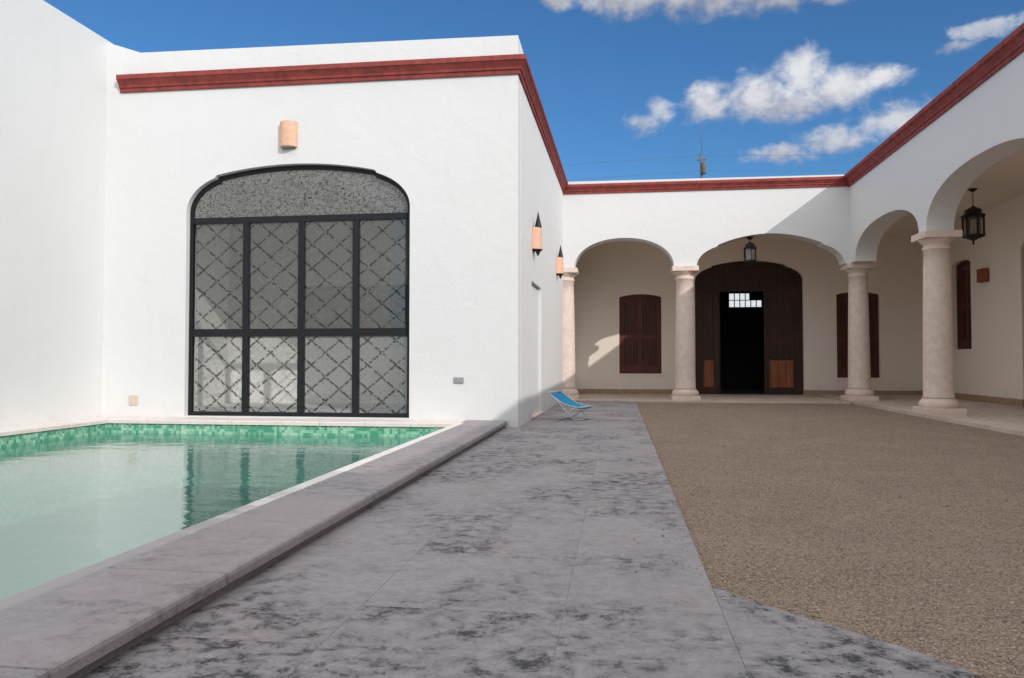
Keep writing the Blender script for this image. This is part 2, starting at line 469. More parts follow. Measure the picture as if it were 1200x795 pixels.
# gravel court
edge = [(.40, 18.25)] + [(x + .004, y + .004) for x, y in apron] + [(5.30, -2.0), (5.30, 18.25)]
NX, NY = 90, 230
b = MB(); b.bm.faces.new([b.bm.verts.new((x, y, .0)) for x, y in edge])
tag(b.build('gravel_court', M['gravel']), kind='structure')
def in_gravel(x, y):
    if y > 3.44: return x > .41
    for (xa, ya), (xb, yb) in zip(apron, apron[1:]):
        if yb <= y <= ya:
            t = (ya - y) / max(1e-6, ya - yb); return x > xa + (xb - xa) * t + .012
    return x > 1.24
# loose pebbles on the near part
def pebbles():
    t = (1 + 5 ** .5) / 2
    iv = np.array([(-1, t, 0), (1, t, 0), (-1, -t, 0), (1, -t, 0), (0, -1, t), (0, 1, t), (0, -1, -t), (0, 1, -t), (t, 0, -1), (t, 0, 1), (-t, 0, -1), (-t, 0, 1)]) / math.sqrt(1 + t * t)
    fc = np.array([(0, 11, 5), (0, 5, 1), (0, 1, 7), (0, 7, 10), (0, 10, 11), (1, 5, 9), (5, 11, 4), (11, 10, 2), (10, 7, 6), (7, 1, 8), (3, 9, 4), (3, 4, 2), (3, 2, 6), (3, 6, 8), (3, 8, 9), (4, 9, 5), (2, 4, 11), (6, 2, 10), (8, 6, 7), (9, 8, 1)])
    pts = []
    while len(pts) < 85000:
        y = 1.6 + 15.8 * random.random() ** 2.5; x = .4 + 4.8 * random.random()
        if x / y > .66 or not in_gravel(x, y): continue
        pts.append((x, y))
    for _ in range(420):
        y = 1.6 + 14 * random.random() ** 1.5; pts.append((.40 - .35 * random.random() ** 3, y) if y > 3.4 else (.5 + .7 * random.random(), 1.8 + 1.2 * random.random()))
    n = len(pts); c = np.zeros((n, 3)); c[:, :2] = pts; c[-420:, 2] = .021
    r = rng.uniform(.0024, .0056, n) * (1 + .5 * (rng.random(n) > .95))
    s = np.stack([r * rng.uniform(.8, 1.4, n), r * rng.uniform(.8, 1.4, n), r * rng.uniform(.5, .9, n)], 1)
    a = rng.uniform(0, 6.28, n); ca, sa = np.cos(a), np.sin(a)
    v = iv[None] * s[:, None, :] * rng.uniform(.85, 1.15, (n, 12, 1))
    vx = v[..., 0] * ca[:, None] - v[..., 1] * sa[:, None]; vy = v[..., 0] * sa[:, None] + v[..., 1] * ca[:, None]
    v = np.stack([vx, vy, v[..., 2]], -1) + c[:, None, :]; v[..., 2] += r[:, None] * .35
    f = (fc[None] + 12 * np.arange(n)[:, None, None]).reshape(-1, 3)
    me = bpy.data.meshes.new('pebbles')
    me.vertices.add(n * 12); me.vertices.foreach_set('co', v.reshape(-1))
    me.loops.add(f.size); me.loops.foreach_set('vertex_index', f.reshape(-1).astype(np.int32))
    me.polygons.add(len(f)); me.polygons.foreach_set('loop_start', np.arange(0, f.size, 3, dtype=np.int32))
    me.polygons.foreach_set('loop_total', np.full(len(f), 3, dtype=np.int32))
    me.update(); me.validate()
    me.materials.append(M['pebble'])
    o = bpy.data.objects.new('loose_pebbles', me); COL.objects.link(o)
    tag(o, 'fine tan pebbles lying loose over the gravel court', 'gravel', kind='stuff')
pebbles()

# gallery floors
def grid_rects(x0, x1, y0, y1, sx, sy):
    nx, ny = max(1, round((x1 - x0) / sx)), max(1, round((y1 - y0) / sy))
    return [(x0 + (x1 - x0) * i / nx, y0 + (y1 - y0) * j / ny, x0 + (x1 - x0) * (i + 1) / nx, y0 + (y1 - y0) * (j + 1) / ny) for i in range(nx) for j in range(ny)]
slab_mesh(grid_rects(-1.34, 5.22, 18.25, YI, .6, .6), -.05, FL + .01, 'rear_gallery_floor', M['porchfloor'])
slab_mesh(grid_rects(5.24, 5.86, -10, YI, .62, 1.1), -.02, FL + .03, 'gallery_edge_pavers', M['porchfloor'], gap=.006)
slab_mesh(grid_rects(5.86, XI, -10, YI, .56, .6), -.05, FL + .024, 'side_gallery_floor', M['porchfloor'])

# ------------------------------------------------------------------ pool
pool = thing('swimming_pool', ((px0 + px1) / 2, (py0 + py1) / 2, 0), 'green mosaic swimming pool with stone coping beside the walkway', 'pool')
pool_off = Vector(pool.location)
def under(o, root):
    o.parent = root; o.matrix_parent_inverse = Matrix.Translation(root.location).inverted(); return o
b = MB(); zb = -1.05
for p in ([(px0, py1), (px1, py1)], [(px0, py0), (px0, py1)], [(px1, py1), (px1, py0)], [(px1, py0), (px0, py0)]):
    (xa, ya), (xb, yb) = p
    b.poly([(xa, ya, zb), (xb, yb, zb), (xb, yb, ZC - .045), (xa, ya, ZC - .045)])
under(b.build('tiled_wall', M['tile']), pool)
b = MB(); b.poly([(px0, py0, zb + .001), (px1, py0, zb + .001), (px1, py1, zb + .001), (px0, py1, zb + .001)])
under(b.build('pool_bottom', M['poolfloor']), pool)
cr = []
yy = -2.0
while yy < YF - .2:
    n = min(yy + 1.0, YF)
    cr.append((-2.225, yy, -1.605, n)); yy = n
o = slab_mesh(cr, .07, ZC, 'coping', M['coping'], gap=.0015, kind=None, bevel=.018); under(o, pool)
o['label'] = 'wide stone coping along the walkway'
b = MB(); b.box((-2.2, -2, -.05), (-1.65, YF, .069)); under(b.build('kerb_riser', M['coping'], None), pool)
es = slab_mesh([(-2.25, -2 + i * 1.041, -2.14, -2 + (i + 1) * 1.041) for i in range(12)], .075, ZC + .004, 'coping_sunlit_edge', M['edge'], gap=.001, kind=None, bevel=.014); under(es, pool)
es['label'] = 'rounded inner edge of the coping with sunlight painted in'
cr = [(px0 - .03 + i * .668, 10.42, px0 - .03 + (i + 1) * .668, YF) for i in range(8)]
o = slab_mesh(cr, .06, ZC - .002, 'coping', M['litstone'], gap=.0015, kind=None, bevel=.012); under(o, pool)
o['label'] = 'sunlit-toned coping under the arched window'
cr = [(XL, -2 + i * 1.0, px0 + .025, -2 + (i + 1) * 1.0) for i in range(13)]
o = slab_mesh(cr, .06, ZC - .004, 'coping', M['litstone'], gap=.0015, kind=None, bevel=.012); under(o, pool)
o['label'] = 'sunlit-toned coping along the tall white wall'
b = MB(); b.poly([(px0, py0, -.085), (px1, py0, -.085), (px1, py1, -.085), (px0, py1, -.085)])
o = tag(b.build('water', M['water']), kind='structure')
if o.data.polygons[0].normal.z < 0: o.data.flip_normals()

# ------------------------------------------------------------------ tall boundary wall on the left
bw = thing('boundary_wall', (XL, 5, 0), 'tall plain white boundary wall rising behind the pool on the left', 'wall')
w = MB(); w.box((XL - .3, -4, -.06), (XL, YF + .3, 6.09)); under(w.build('wall', M['white']), bw)

# ------------------------------------------------------------------ pool wing
wing = thing('house_wing', (-4.7, YF, 0), 'white house wing with red cornice and big arched window behind the pool', 'building')
WX0, WX1 = -6.66, -3.08
win = shoulder_arch(WX0 - XL, WX1 - XL, 3.30, -6.20 - XL, 3.82, -3.60 - XL, 3.82, 4.0)
hole = [(WX0 - XL, .135)] + win + [(WX1 - XL, .135)]
L = XW0 - XL
wf = wall('front_wall', M['white'], None, [(0, -.06), (L, -.06), (L, 5.78), (7.47 - 8.05 + 1.16, 5.86), (0, 6.055)], [hole[::-1]], (XL, YF), (XW0, YF), .28)
under(wf, wing)
side_len = math.hypot(XW1 - XW0, YI - YF); 
door_hole = [(1.55, .05), (1.55, 2.32), (2.95, 2.32), (2.95, .05)]
dside = Vector((XW1 - XW0, YB - YF)).normalized(); xe = XW0 + dside.x / dside.y * (YI + .4 - YF)
ws = wall('side_wall', M['white'], None, [(0.28, -.06), (side_len + .4, -.06), (side_len + .4, 5.36), (7.6, 5.38), (0.28, 5.77)], [door_hole[::-1]], (XW0, YF), (xe, YI + .4), .28)
under(ws, wing)
# red cornice: front then round the corner
o = sweep('cornice', M['red'], None, [(-7.80, YF, .03), (XW0, YF, 0.0), (XW1 - .001, YB - .02, -.10)], cornice_profile(5.20, 5.45)); under(o, wing)
# roof and room
b = MB(); b.box((XL, YF + .28, 5.0), (XW0 - .28, YI + .4, 5.15)); under(b.build('roof', M['roof']), wing)
b = MB()
b.box((XL + .001, YF + .281, .05), (XW0 - .3, 14.6, .13)); under(b.build('floor', M['white']), wing)
hx = [(-6.35, 1.55), (-6.35, 2.5), (-2.3, 2.5), (-2.3, 1.55)]
Lr = XW0 - .3 - XL
m_, t_, out_, co_ = material('two_tone_plaster')
z_ = t_.new('ShaderNodeSeparateXYZ', {'Vector': co_}).outputs['Z']; x_ = t_.new('ShaderNodeSeparateXYZ', {'Vector': co_}).outputs['X']
principled(t_, out_, t_.mix(t_.ramp(z_, 1.44, 1.45), (.88, .87, .84), (.30, .28, .25)), .9, t_.noise(co_, 8), .2)
M['twotone'] = m_
o = wall('partition_wall', M['twotone'], None, [(.15, .13), (Lr, .13), (Lr, 4.6), (.15, 4.6)], [[(u_ - XL, z_) for u_, z_ in hx][::-1]], (XL, 14.6), (XW0, 14.6), .25); under(o, wing)
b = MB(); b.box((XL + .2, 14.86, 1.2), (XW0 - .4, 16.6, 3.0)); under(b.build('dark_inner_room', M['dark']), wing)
b = MB(); b.box((XL, YF + .3, .13), (XL + .15, 14.6, 5.0)); under(b.build('room_side_wall', M['white']), wing)
b = MB(); b.box((XL + .15, YF + .281, 4.6), (XW0 - .3, 14.6, 4.7)); under(b.build('ceiling', M['white']), wing)
# window
wn = bpy.data.objects.new('window', None); COL.objects.link(wn); wn.location = (-4.87, YF + .1, .13); wn.parent = wing
wn.matrix_parent_inverse = Matrix.Translation(wing.location).inverted()
tag(wn, 'large arched steel window with patterned glass')
def offset_poly(pts, d):
    n = len(pts); out = []
    for i in range(n):
        a, p, c = Vector(pts[i - 1]), Vector(pts[i]), Vector(pts[(i + 1) % n])
        e1, e2 = (p - a).normalized(), (c - p).normalized()
        n1, n2 = Vector((e1.y, -e1.x)), Vector((e2.y, -e2.x)); nn = (n1 + n2)
        nn = nn.normalized() if nn.length > 1e-6 else n1
        k = min(1.6, 1 / max(.4, nn.dot(n1)))
        out.append(tuple(p + nn * d * k))
    return out
inner = offset_poly(hole, .062)
b = MB(); y0, y1 = YF + .10, YF + .16
n = len(hole)
for yk in (y0, y1):
    for i in range(n):
        j = (i + 1) % n
        b.poly([(hole[i][0] + XL, yk, hole[i][1]), (hole[j][0] + XL, yk, hole[j][1]), (inner[j][0] + XL, yk, inner[j][1]), (inner[i][0] + XL, yk, inner[i][1])])
for i in range(n):
    j = (i + 1) % n
    b.poly([(inner[i][0] + XL, y0, inner[i][1]), (inner[j][0] + XL, y0, inner[j][1]), (inner[j][0] + XL, y1, inner[j][1]), (inner[i][0] + XL, y1, inner[i][1])])
def under2(o, root):
    o.parent = root; o.matrix_parent_inverse = (Matrix.Translation(wing.location) @ wing.matrix_basis.inverted() @ Matrix.Translation(root.location)).inverted(); return o
def sub(o, root):   # root itself hangs under a translated Empty; keep world position
    bpy.context.view_layer.update(); o.parent = root; o.matrix_parent_inverse = root.matrix_world.inverted(); return o
sub(b.build('frame', M['steel']), wn)
ya, yb = YF + .092, YF + .168
xm = [-5.72, -4.82, -3.95]
b = MB(); b.box((WX0 + .07, ya, 3.13), (WX1 - .07, yb, 3.22)); sub(b.build('transom', M['steel']), wn)
b = MB(); b.box((WX0 + .07, ya, 1.36), (WX1 - .07, yb, 1.48)); sub(b.build('transom', M['steel']), wn)
for x in xm:
    b = MB(); b.box((x - .05, ya + .003, .2), (x + .05, yb - .003, 1.36)); b.box((x - .05, ya + .003, 1.48), (x + .05, yb - .003, 3.13)); sub(b.build('mullion', M['steel']), wn)
xe_ = [WX0 + .07] + xm + [WX1 - .07]
yg = YF + .13
for a, c in zip(xe_, xe_[1:]):
    for z0, z1 in ((.2, 1.37), (1.47, 3.14)):
        b = MB(); b.poly([(a + .03, yg, z0), (c - .03, yg, z0), (c - .03, yg, z1), (a + .03, yg, z1)]); sub(b.build('pane', M['lace']), wn)
lun = [p for p in inner if p[1] > 3.22]
b = MB(); b.poly([(u_ + XL, yg, z_) for u_, z_ in [(lun[0][0], 3.2)] + lun + [(lun[-1][0], 3.2)]]); sub(b.build('pane', M['lace']), wn)
b = MB(); b.box((WX0 + .02, YF + .02, .1195), (WX1 - .02, YF + .27, .1345)); sub(b.build('window_sill', M['litstone']), wn)
# recessed white door in the side wall
dr = bpy.data.objects.new('door', None); COL.objects.link(dr); dr.location = (XW0 - .2, 13.25, .05); sub(dr, wing)
def sp(u, out, z):
    n = Vector((dside.y, -dside.x)); return (XW0 + dside.x * u + n.x * out, YF + dside.y * u + n.y * out, z)
def sbox(b, u0, u1, o0, o1, z0, z1):
    v = [b.bm.verts.new(sp(*p)) for p in ((u0, o0, z0), (u1, o0, z0), (u1, o1, z0), (u0, o1, z0), (u0, o0, z1), (u1, o0, z1), (u1, o1, z1), (u0, o1, z1))]
    for f in ((3, 2, 1, 0), (4, 5, 6, 7), (0, 1, 5, 4), (1, 2, 6, 5), (2, 3, 7, 6), (3, 0, 4, 7)): b.bm.faces.new([v[i] for i in f])
b = MB(); sbox(b, 1.56, 2.94, -.16, -.06, .06, 2.31); sub(b.build('leaf', M['white']), dr)
b = MB(); sbox(b, 1.552, 2.948, -.27, .05, .03, .06); sub(b.build('threshold', M['stone']), dr)

# ------------------------------------------------------------------ column builder (part of a gallery)
def column_profile(zt, zb=FL):
    h = zt - zb
    P = [(.30, .10), (.315, .13), (.32, .165), (.31, .20), (.285, .225), (.27, .235), (.262, .26), (.245, .30)]
    for i in range(1, 9):
        q = i / 8; P.append((.243 - .036 * q ** 1.5, .30 + (h - .62) * q))
    P += [(.215, h - .315), (.228, h - .30), (.228, h - .27), (.21, h - .255), (.208, h - .21), (.225, h - .195), (.262, h - .16), (.285, h - .135), (.29, h - .12)]
    return P
def column(loc, zt, parent, zb=FL):
    c = bpy.data.objects.new('column', None); COL.objects.link(c); c.location = (loc[0], loc[1], zb); sub(c, parent)
    P = column_profile(zt, zb); h = zt - zb
    b = MB(); b.box((loc[0] - .33, loc[1] - .33, zb - .03), (loc[0] + .33, loc[1] + .33, zb + .10)); b.lathe(P[:7], (loc[0], loc[1], zb)); sub(b.build('base', M['stone'], bevel=.008), c)
    b = MB(); b.lathe(P[6:17], (loc[0], loc[1], zb)); sub(b.build('shaft', M['stone']), c)
    b = MB(); b.lathe(P[16:], (loc[0], loc[1], zb)); b.box((loc[0] - .31, loc[1] - .31, zb + h - .12), (loc[0] + .31, loc[1] + .31, zb + h)); sub(b.build('capital', M['stone'], bevel=.008), c)
    return c

# ------------------------------------------------------------------ rear gallery
rear = thing('rear_gallery', (2, YB, 0), 'white arcaded gallery with red cornice facing across the courtyard', 'building')
ZS = 3.25
xo = XW1
a1 = round_arch(-1.06 - xo, 1.32 - xo, ZS, 3.96, 2.1)
a2 = shoulder_arch(1.86 - xo, 5.22 - xo, ZS, 2.33 - xo, 3.70, 4.76 - xo, 3.70, 3.99)
out = [(0, ZS)] + a1 + a2 + [(XS - xo, ZS), (XS - xo, 5.33), (0, 5.37)]
sub(wall('arcade_wall', M['white'], None, out, [], (xo, YB), (XS, YB), TH), rear)
o = sweep('cornice', M['red'], None, [(XW1 - .02, YB, 0), (XS - .02, YB, -.01)], cornice_profile(5.06, 5.285, .10)); sub(o, rear)
column((1.59, YB + TH / 2), ZS - .002, rear, FL + .01)
column((-1.30, YB + TH / 2), ZS - .002, rear, FL + .01)['label'] = 'engaged column against the wing wall'
# inner wall with arched door and two windows
def hole_rect(x0, x1, z0, z1, rise=.08):
    top = [(x0 + (x1 - x0) * i / 12, z1 + rise * (1 - ((i - 6) / 6) ** 2)) for i in range(13)]
    return [(x0, z0)] + top + [(x1, z0)]
DX0, DX1 = 2.13, 5.05
dpts = shoulder_arch(DX0, DX1, 3.22, 2.58, 3.60, 4.60, 3.60, 3.77)
dh = [(DX0, -.02)] + dpts + [(DX1, -.02)]
w1 = (.02, 1.20, .61, 2.79); w2 = (5.92, 7.04, .51, 2.79)
x0 = -1.3
sh = lambda pts: [(u - x0, z) for u, z in pts]
outl = [(-1.3 - x0, -.02), (DX0 - x0, -.02)] + sh(dpts) + [(DX1 - x0, -.02), (XI - x0, -.02), (XI - x0, 5.2), (-1.3 - x0, 5.2)]
sub(wall('inner_wall', M['whitewarm'], None, outl, [sh(hole_rect(*w1))[::-1], sh(hole_rect(*w2))[::-1]], (x0, YI), (XI, YI), .35), rear)
b = MB(); b.box((XW1, YB + TH, 4.36), (XI, YI + .34, 4.55)); sub(b.build('ceiling', M['whitewarm']), rear)
b = MB(); b.box((XW1, YB + .3, 5.0), (XI, YI + .34, 5.08)); sub(b.build('roof', M['roof']), rear)
for xa, xb in ((-1.3, DX0), (DX1, XI)):
    b = MB(); b.box((xa, YI - .02, FL), (xb, YI + .01, FL + .14)); sub(b.build('skirting', M['skirt']), rear)

def shuttered(x0, x1, z0, z1, parent, axis='Y', depth=YI, wood='woodX'):
    """timber window set in a wall: frame, two shutters, sill; axis = wall normal"""
    wd = bpy.data.objects.new('window', None); COL.objects.link(wd)
    wd.location = ((x0 + x1) / 2, depth, z0) if axis == 'Y' else (depth, (x0 + x1) / 2, z0); sub(wd, parent)
    pr = hole_rect(x0, x1, z0, z1)
    P = (lambda u, d, z: (u, depth + d, z)) if axis == 'Y' else (lambda u, d, z: (depth + d, u, z))
    def bx(b, u0, u1, d0, d1, za, zb_):
        p, q = P(u0, d0, za), P(u1, d1, zb_)
        b.box(tuple(map(min, p, q)), tuple(map(max, p, q)))
    fr = M['redwood']
    b = MB(); bx(b, x0, x0 + .07, .10, .18, z0, z1 + .02); bx(b, x1 - .07, x1, .10, .18, z0, z1 + .02); bx(b, x0 + .07, x1 - .07, .10, .18, z0, z0 + .1)
    ins = [(x0 + .07 + (x1 - x0 - .14) * i / 12, z1 - .06 + .08 * (1 - ((i - 6) / 6) ** 2)) for i in range(13)]
    ou = [(u, z + .09) for u, z in ins]
    for i in range(12):
        q = [P(*p) for p in ((ins[i][0], .10, ins[i][1]), (ins[i + 1][0], .10, ins[i + 1][1]), (ou[i + 1][0], .10, ou[i + 1][1]), (ou[i][0], .10, ou[i][1]))]
        b.poly(q)
    sub(b.build('frame', fr), wd)
    m = (x0 + x1) / 2
    for u0, u1 in ((x0 + .07, m), (m, x1 - .07)):
        b = MB(); bx(b, u0 + (.0 if u0 < m - .01 else .002), u1, .14, .17, z0 + .1, z1 + .03); so_ = sub(b.build('shutter', M[wood]), wd); b = MB()
        bx(b, u0, u0 + .055, .125, .139, z0 + .1, z1 - .02); bx(b, u1 - .055, u1, .125, .139, z0 + .1, z1 - .02)
        bx(b, u0 + .055, u1 - .055, .126, .139, z0 + .1, z0 + .24); bx(b, u0 + .055, u1 - .055, .126, .139, z0 + 1.0, z0 + 1.1); bx(b, u0 + .055, u1 - .055, .126, .139, z1 - .16, z1 - .06)
        # turned vertical bars of the grille
        k = 4
        for i in range(1, k + 1):
            uu = u0 + .055 + (u1 - u0 - .11) * i / (k + 1)
            for za, zb_ in ((z0 + .24, z0 + 1.0), (z0 + 1.1, z1 - .16)): bx(b, uu - .012, uu + .012, .118, .138, za, zb_)
        b.build('stiles', M['redwood']).parent = so_; bpy.context.view_layer.update(); so_.children[0].matrix_parent_inverse = so_.matrix_world.inverted()
    b = MB(); bx(b, x0 - .001, x1 + .001, -.03, .34, z0 - .06, z0 + .002); sub(b.build('window_sill', M['whitewarm']), wd)
    return wd
shuttered(*w1, rear); shuttered(*w2, rear)

# arched entrance door
dd = bpy.data.objects.new('door', None); COL.objects.link(dd); dd.location = ((DX0 + DX1) / 2, YI, FL); sub(dd, rear)
tag(dd, 'dark arched timber entrance door standing partly open')
inn = offset_poly(dh, .10)
b = MB(); y0, y1 = YI + .10, YI + .22
n = len(dh)
for i in range(n):
    j = (i + 1) % n
    if j == 0: continue
    b.poly([(dh[i][0], y0, dh[i][1]), (dh[j][0], y0, dh[j][1]), (inn[j][0], y0, inn[j][1]), (inn[i][0], y0, inn[i][1])])
    b.poly([(inn[i][0], y0, inn[i][1]), (inn[j][0], y0, inn[j][1]), (inn[j][0], y1, inn[j][1]), (inn[i][0], y1, inn[i][1])])
sub(b.build('frame', M['doorwood']), dd)
b = MB(); b.box((DX0 + .09, y0 - .01, 2.92), (DX1 - .09, y1, 3.04)); sub(b.build('transom', M['doorwood']), dd)
lun = [p for p in inn if p[1] > 3.04]
b = MB(); b.prism([(lun[0][0], 3.03)] + lun + [(lun[-1][0], 3.03)], y0 + .05, y0 + .08)
sub(b.build('lunette_panel', M['doorwood']), dd)
def leaf(x0, x1, label):
    lf = bpy.data.objects.new('leaf', None); COL.objects.link(lf); lf.location = (x0, YI + .15, FL); sub(lf, dd)
    b = MB(); b.box((x0, YI + .14, FL + .01), (x1, YI + .19, 2.915))
    for xx in (x0, x1 - .11): b.box((xx, YI + .12, FL + .012), (xx + .11, YI + .139, 2.913))
    for za, zb_ in ((FL + .012, .2), (1.02, 1.17), (2.75, 2.913)): b.box((x0 + .11, YI + .121, za), (x1 - .11, YI + .139, zb_))
    o = b.build('leaf', M['doorwood']); bpy.data.objects.remove(lf); sub(o, dd); o['label'] = label
    b = MB(); b.box((x0 + .14, YI + .122, .23), (x1 - .14, YI + .1385, .99)); sub(b.build('lower_panel', M['panelwood'], bevel=.008), o)
    b = MB(); b.box((x0 + .14, YI + .124, 1.2), (x1 - .14, YI + .1385, 2.72)); sub(b.build('upper_panel', M['doorwood'], bevel=.008), o)
    return o
leaf(DX0 + .10, 2.78, 'narrow fixed leaf with brown lower panel')
lf = leaf(4.02, DX1 - .10, 'closed leaf with brown lower panel')
b = MB(); b.tube([(4.12, YI + .121, 1.09), (4.12, YI + .07, 1.09), (4.22, YI + .07, 1.09)], .012); sub(b.build('handle', M['iron']), lf)
# open leaf swung into the hall
b = MB(); b.box((2.79, YI + .22, FL + .01), (2.84, YI + 1.35, 2.90)); o = b.build('leaf', M['doorwood']); sub(o, dd); o['label'] = 'leaf swung open into the dark hall'
# dark hall behind
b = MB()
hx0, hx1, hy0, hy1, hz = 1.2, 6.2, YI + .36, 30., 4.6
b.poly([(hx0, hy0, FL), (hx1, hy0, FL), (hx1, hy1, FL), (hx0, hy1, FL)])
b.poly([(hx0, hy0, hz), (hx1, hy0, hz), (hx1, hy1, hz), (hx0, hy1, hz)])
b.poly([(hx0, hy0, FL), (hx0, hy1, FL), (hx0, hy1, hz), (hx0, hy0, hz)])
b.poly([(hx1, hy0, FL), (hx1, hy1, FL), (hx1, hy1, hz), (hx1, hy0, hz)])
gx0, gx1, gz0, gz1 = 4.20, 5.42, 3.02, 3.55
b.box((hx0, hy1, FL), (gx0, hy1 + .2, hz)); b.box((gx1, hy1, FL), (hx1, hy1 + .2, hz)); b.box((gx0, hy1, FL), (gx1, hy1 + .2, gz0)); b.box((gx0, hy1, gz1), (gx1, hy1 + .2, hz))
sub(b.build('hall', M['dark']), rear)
b = MB()
for i in range(1, 6): xx = gx0 + (gx1 - gx0) * i / 6; b.box((xx - .016, hy1 + .08, gz0), (xx + .016, hy1 + .11, gz1))
b.box((gx0, hy1 + .075, 3.27), (gx1, hy1 + .079, 3.30)); b.box((4.95, hy1 + .05, 3.30), (5.42, hy1 + .07, 3.55))
sub(b.build('hall_window_grille', M['iron']), rear)

# ------------------------------------------------------------------ side gallery
side = thing('side_gallery', (XS, 8, 0), 'shaded white arcaded gallery along the right side of the gravel court', 'building')
Y1 = YB + TH
u = lambda y: Y1 - y
cols_y = [14.36, 9.95, 5.5, 1.05, -3.4, -7.85]
arches = round_arch(u(18.25), u(14.52), ZS, 3.95, 2.3)
prev = 14.20
for cy in cols_y[1:]:
    arches += round_arch(u(prev), u(cy + .16), ZS, 4.08, 2.3); prev = cy - .16
end = -10.0
out = [(0, ZS)] + arches + [(u(prev), ZS), (u(end), ZS), (u(end), 5.31), (0, 5.31)]
me = wall('arcade_wall', M['white'], None, out, [], (XS, Y1), (XS, end), TH); sub(me, side)
o = sweep('cornice', M['red'], None, [(XS, YB + .05, -.03), (XS, 10.8, 0.04), (XS, end, 0.06)], cornice_profile(5.06, 5.335, .14)); sub(o, side)
column((XS + TH / 2, YB + TH / 2), ZS - .002, side, FL + .034)
for cy in cols_y: column((XS + TH / 2, cy), ZS - .002, side, FL + .034)
# inner wall along X = XI, door and window
ui = lambda y: YI + .35 - y
wy = (18.96, 19.95, 1.25, 3.30)
dY0, dY1 = 15.35, 16.72
win_h = [(ui(a), z) for a, z in hole_rect(*wy)]
dtop = [(ui(dY1 - (dY1 - dY0) * i / 12), 3.3 + .22 * (1 - ((i - 6) / 6) ** 2)) for i in range(13)]
outl = [(0, -.02), (ui(dY1), -.02)] + dtop + [(ui(dY0), -.02), (ui(end), -.02), (ui(end), 5.2), (0, 5.2)]
sub(wall('inner_wall', M['whitewarm'], None, outl, [win_h[::-1]], (XI, YI + .35), (XI, end), .35), side)
for ya_, yb_ in ((end, dY0), (dY1, YI - .021)):
    b = MB(); b.box((XI - .02, ya_, FL + .02), (XI + .01, yb_, FL + .17)); sub(b.build('skirting', M['skirt']), side)
b = MB(); b.box((XS + TH, end, 4.36), (XI, YB + TH - .002, 4.55)); sub(b.build('ceiling', M['whitewarm']), side)
b = MB(); b.box((XS + .3, end, 5.0), (13, YI + .35, 5.08)); sub(b.build('roof', M['roof']), side)
b = MB(); b.box((XI + .35, end - .3, -.02), (13, end, 5.0)); b.box((12.7, end, -.02), (13, YI + .34, 5.0)); b.box((XI + .35, YI + .34, -.02), (13, YI + .6, 5.0)); b.box((XS + TH, end - .3, 4.55), (XI + .35, end, 5.0)); sub(b.build('outer_wall', M['white']), side)
b = MB(); b.box((XS + .02, end, 5.34), (12.9, -4.4, 6.9)); sub(b.build('added_shade_block', M['white']), side)  # unseen block added to cast shade on the near end of the pool
b = MB(); b.box((XI + .35, end, 0), (12.7, YI + .34, .05)); sub(b.build('room_floor', M['dark']), side)
shuttered(*wy, side, 'X', XI, 'woodY')
sd = bpy.data.objects.new('door', None); COL.objects.link(sd); sd.location = (XI, (dY0 + dY1) / 2, FL); sub(sd, side)
b = MB(); P = [(dY0, FL + .02)] + [(dY0 + (dY1 - dY0) * i / 12, 3.28 + .22 * (1 - ((i - 6) / 6) ** 2)) for i in range(13)] + [(dY1, FL + .02)]
b.prism(P, XI + .14, XI + .2, 'X'); sub(b.build('leaf', M['woodY']), sd)
b = MB(); b.tube([(XI + .139, 15.5, 1.1), (XI + .09, 15.5, 1.1), (XI + .09, 15.62, 1.1)], .012); sub(b.build('handle', M['iron']), sd)

# ------------------------------------------------------------------ wall lamps and plates
def half_shade(b, r, h, z0, n=20):
    """half cylinder shade open at the top, opening toward +Y wall (bulges to -Y)"""
    o = [(r * math.cos(math.pi + math.pi * i / n), r * math.sin(math.pi + math.pi * i / n)) for i in range(n + 1)]
    k = .86; q = [(x * k, y * k) for x, y in o]
    for (a, c), (d, e), (f, g), (h1, i1) in zip(o, o[1:], q, q[1:]):
        b.poly([(a, c, z0), (d, e, z0), (d, e, z0 + h), (a, c, z0 + h)]); b.poly([(f, g, z0 + .02), (h1, i1, z0 + .02), (h1, i1, z0 + h), (f, g, z0 + h)])
        b.poly([(a, c, z0 + h), (d, e, z0 + h), (h1, i1, z0 + h), (f, g, z0 + h)])
    b.poly([(x, y, z0) for x, y in o]); b.poly([(x, y, z0 + .02) for x, y in q])
def sconce(loc, rz, label, cat, r=.15, h=.34, iron=False, mat='terracotta', group=None):
    t = thing('wall_lamp', loc, label, cat, group, rz)
    b = MB(); half_shade(b, r, h, -h / 2); b.build('lamp_shade', M[mat], t)
    b = MB(); b.box((-r * .8, -.012, -h / 2 - .03), (r * .8, -.001, h / 2 - .02)); b.build('back_plate', M['grayplate' if not iron else 'iron'], t)
    if iron:
        b = MB()
        b.lathe([(.002, .47), (.012, .42), (.028, .34), (.05, .25), (.06, .20), (.06, .16)], (0, -.085, 0), 14); b.build('iron_cap', M['iron'], t)
        b = MB(); b.lathe([(.006, -.29), (.02, -.26), (.04, -.22), (.08, -.18), (.08, -.172)], (0, -.08, 0), 14); b.build('finial', M['iron'], t)
    else:
        b = MB(); b.lathe([(.03, -.1), (.045, -.04), (.04, .03), (.015, .07)], (0, -.06, 0), 12); b.build('bulb', M['whitetube'], t)
    return t
sconce((-4.985, YF - .002, 4.44), 0, 'terracotta half cylinder wall lamp above the arched window', 'wall lamp', .135, .38)
sconce(sp(1.75, .002, 3.04), math.pi / 2, 'nearer terracotta lamp with black iron cap on the wing side wall', 'wall lamp', .15, .36, True, group='iron capped lamps on the wing side wall')
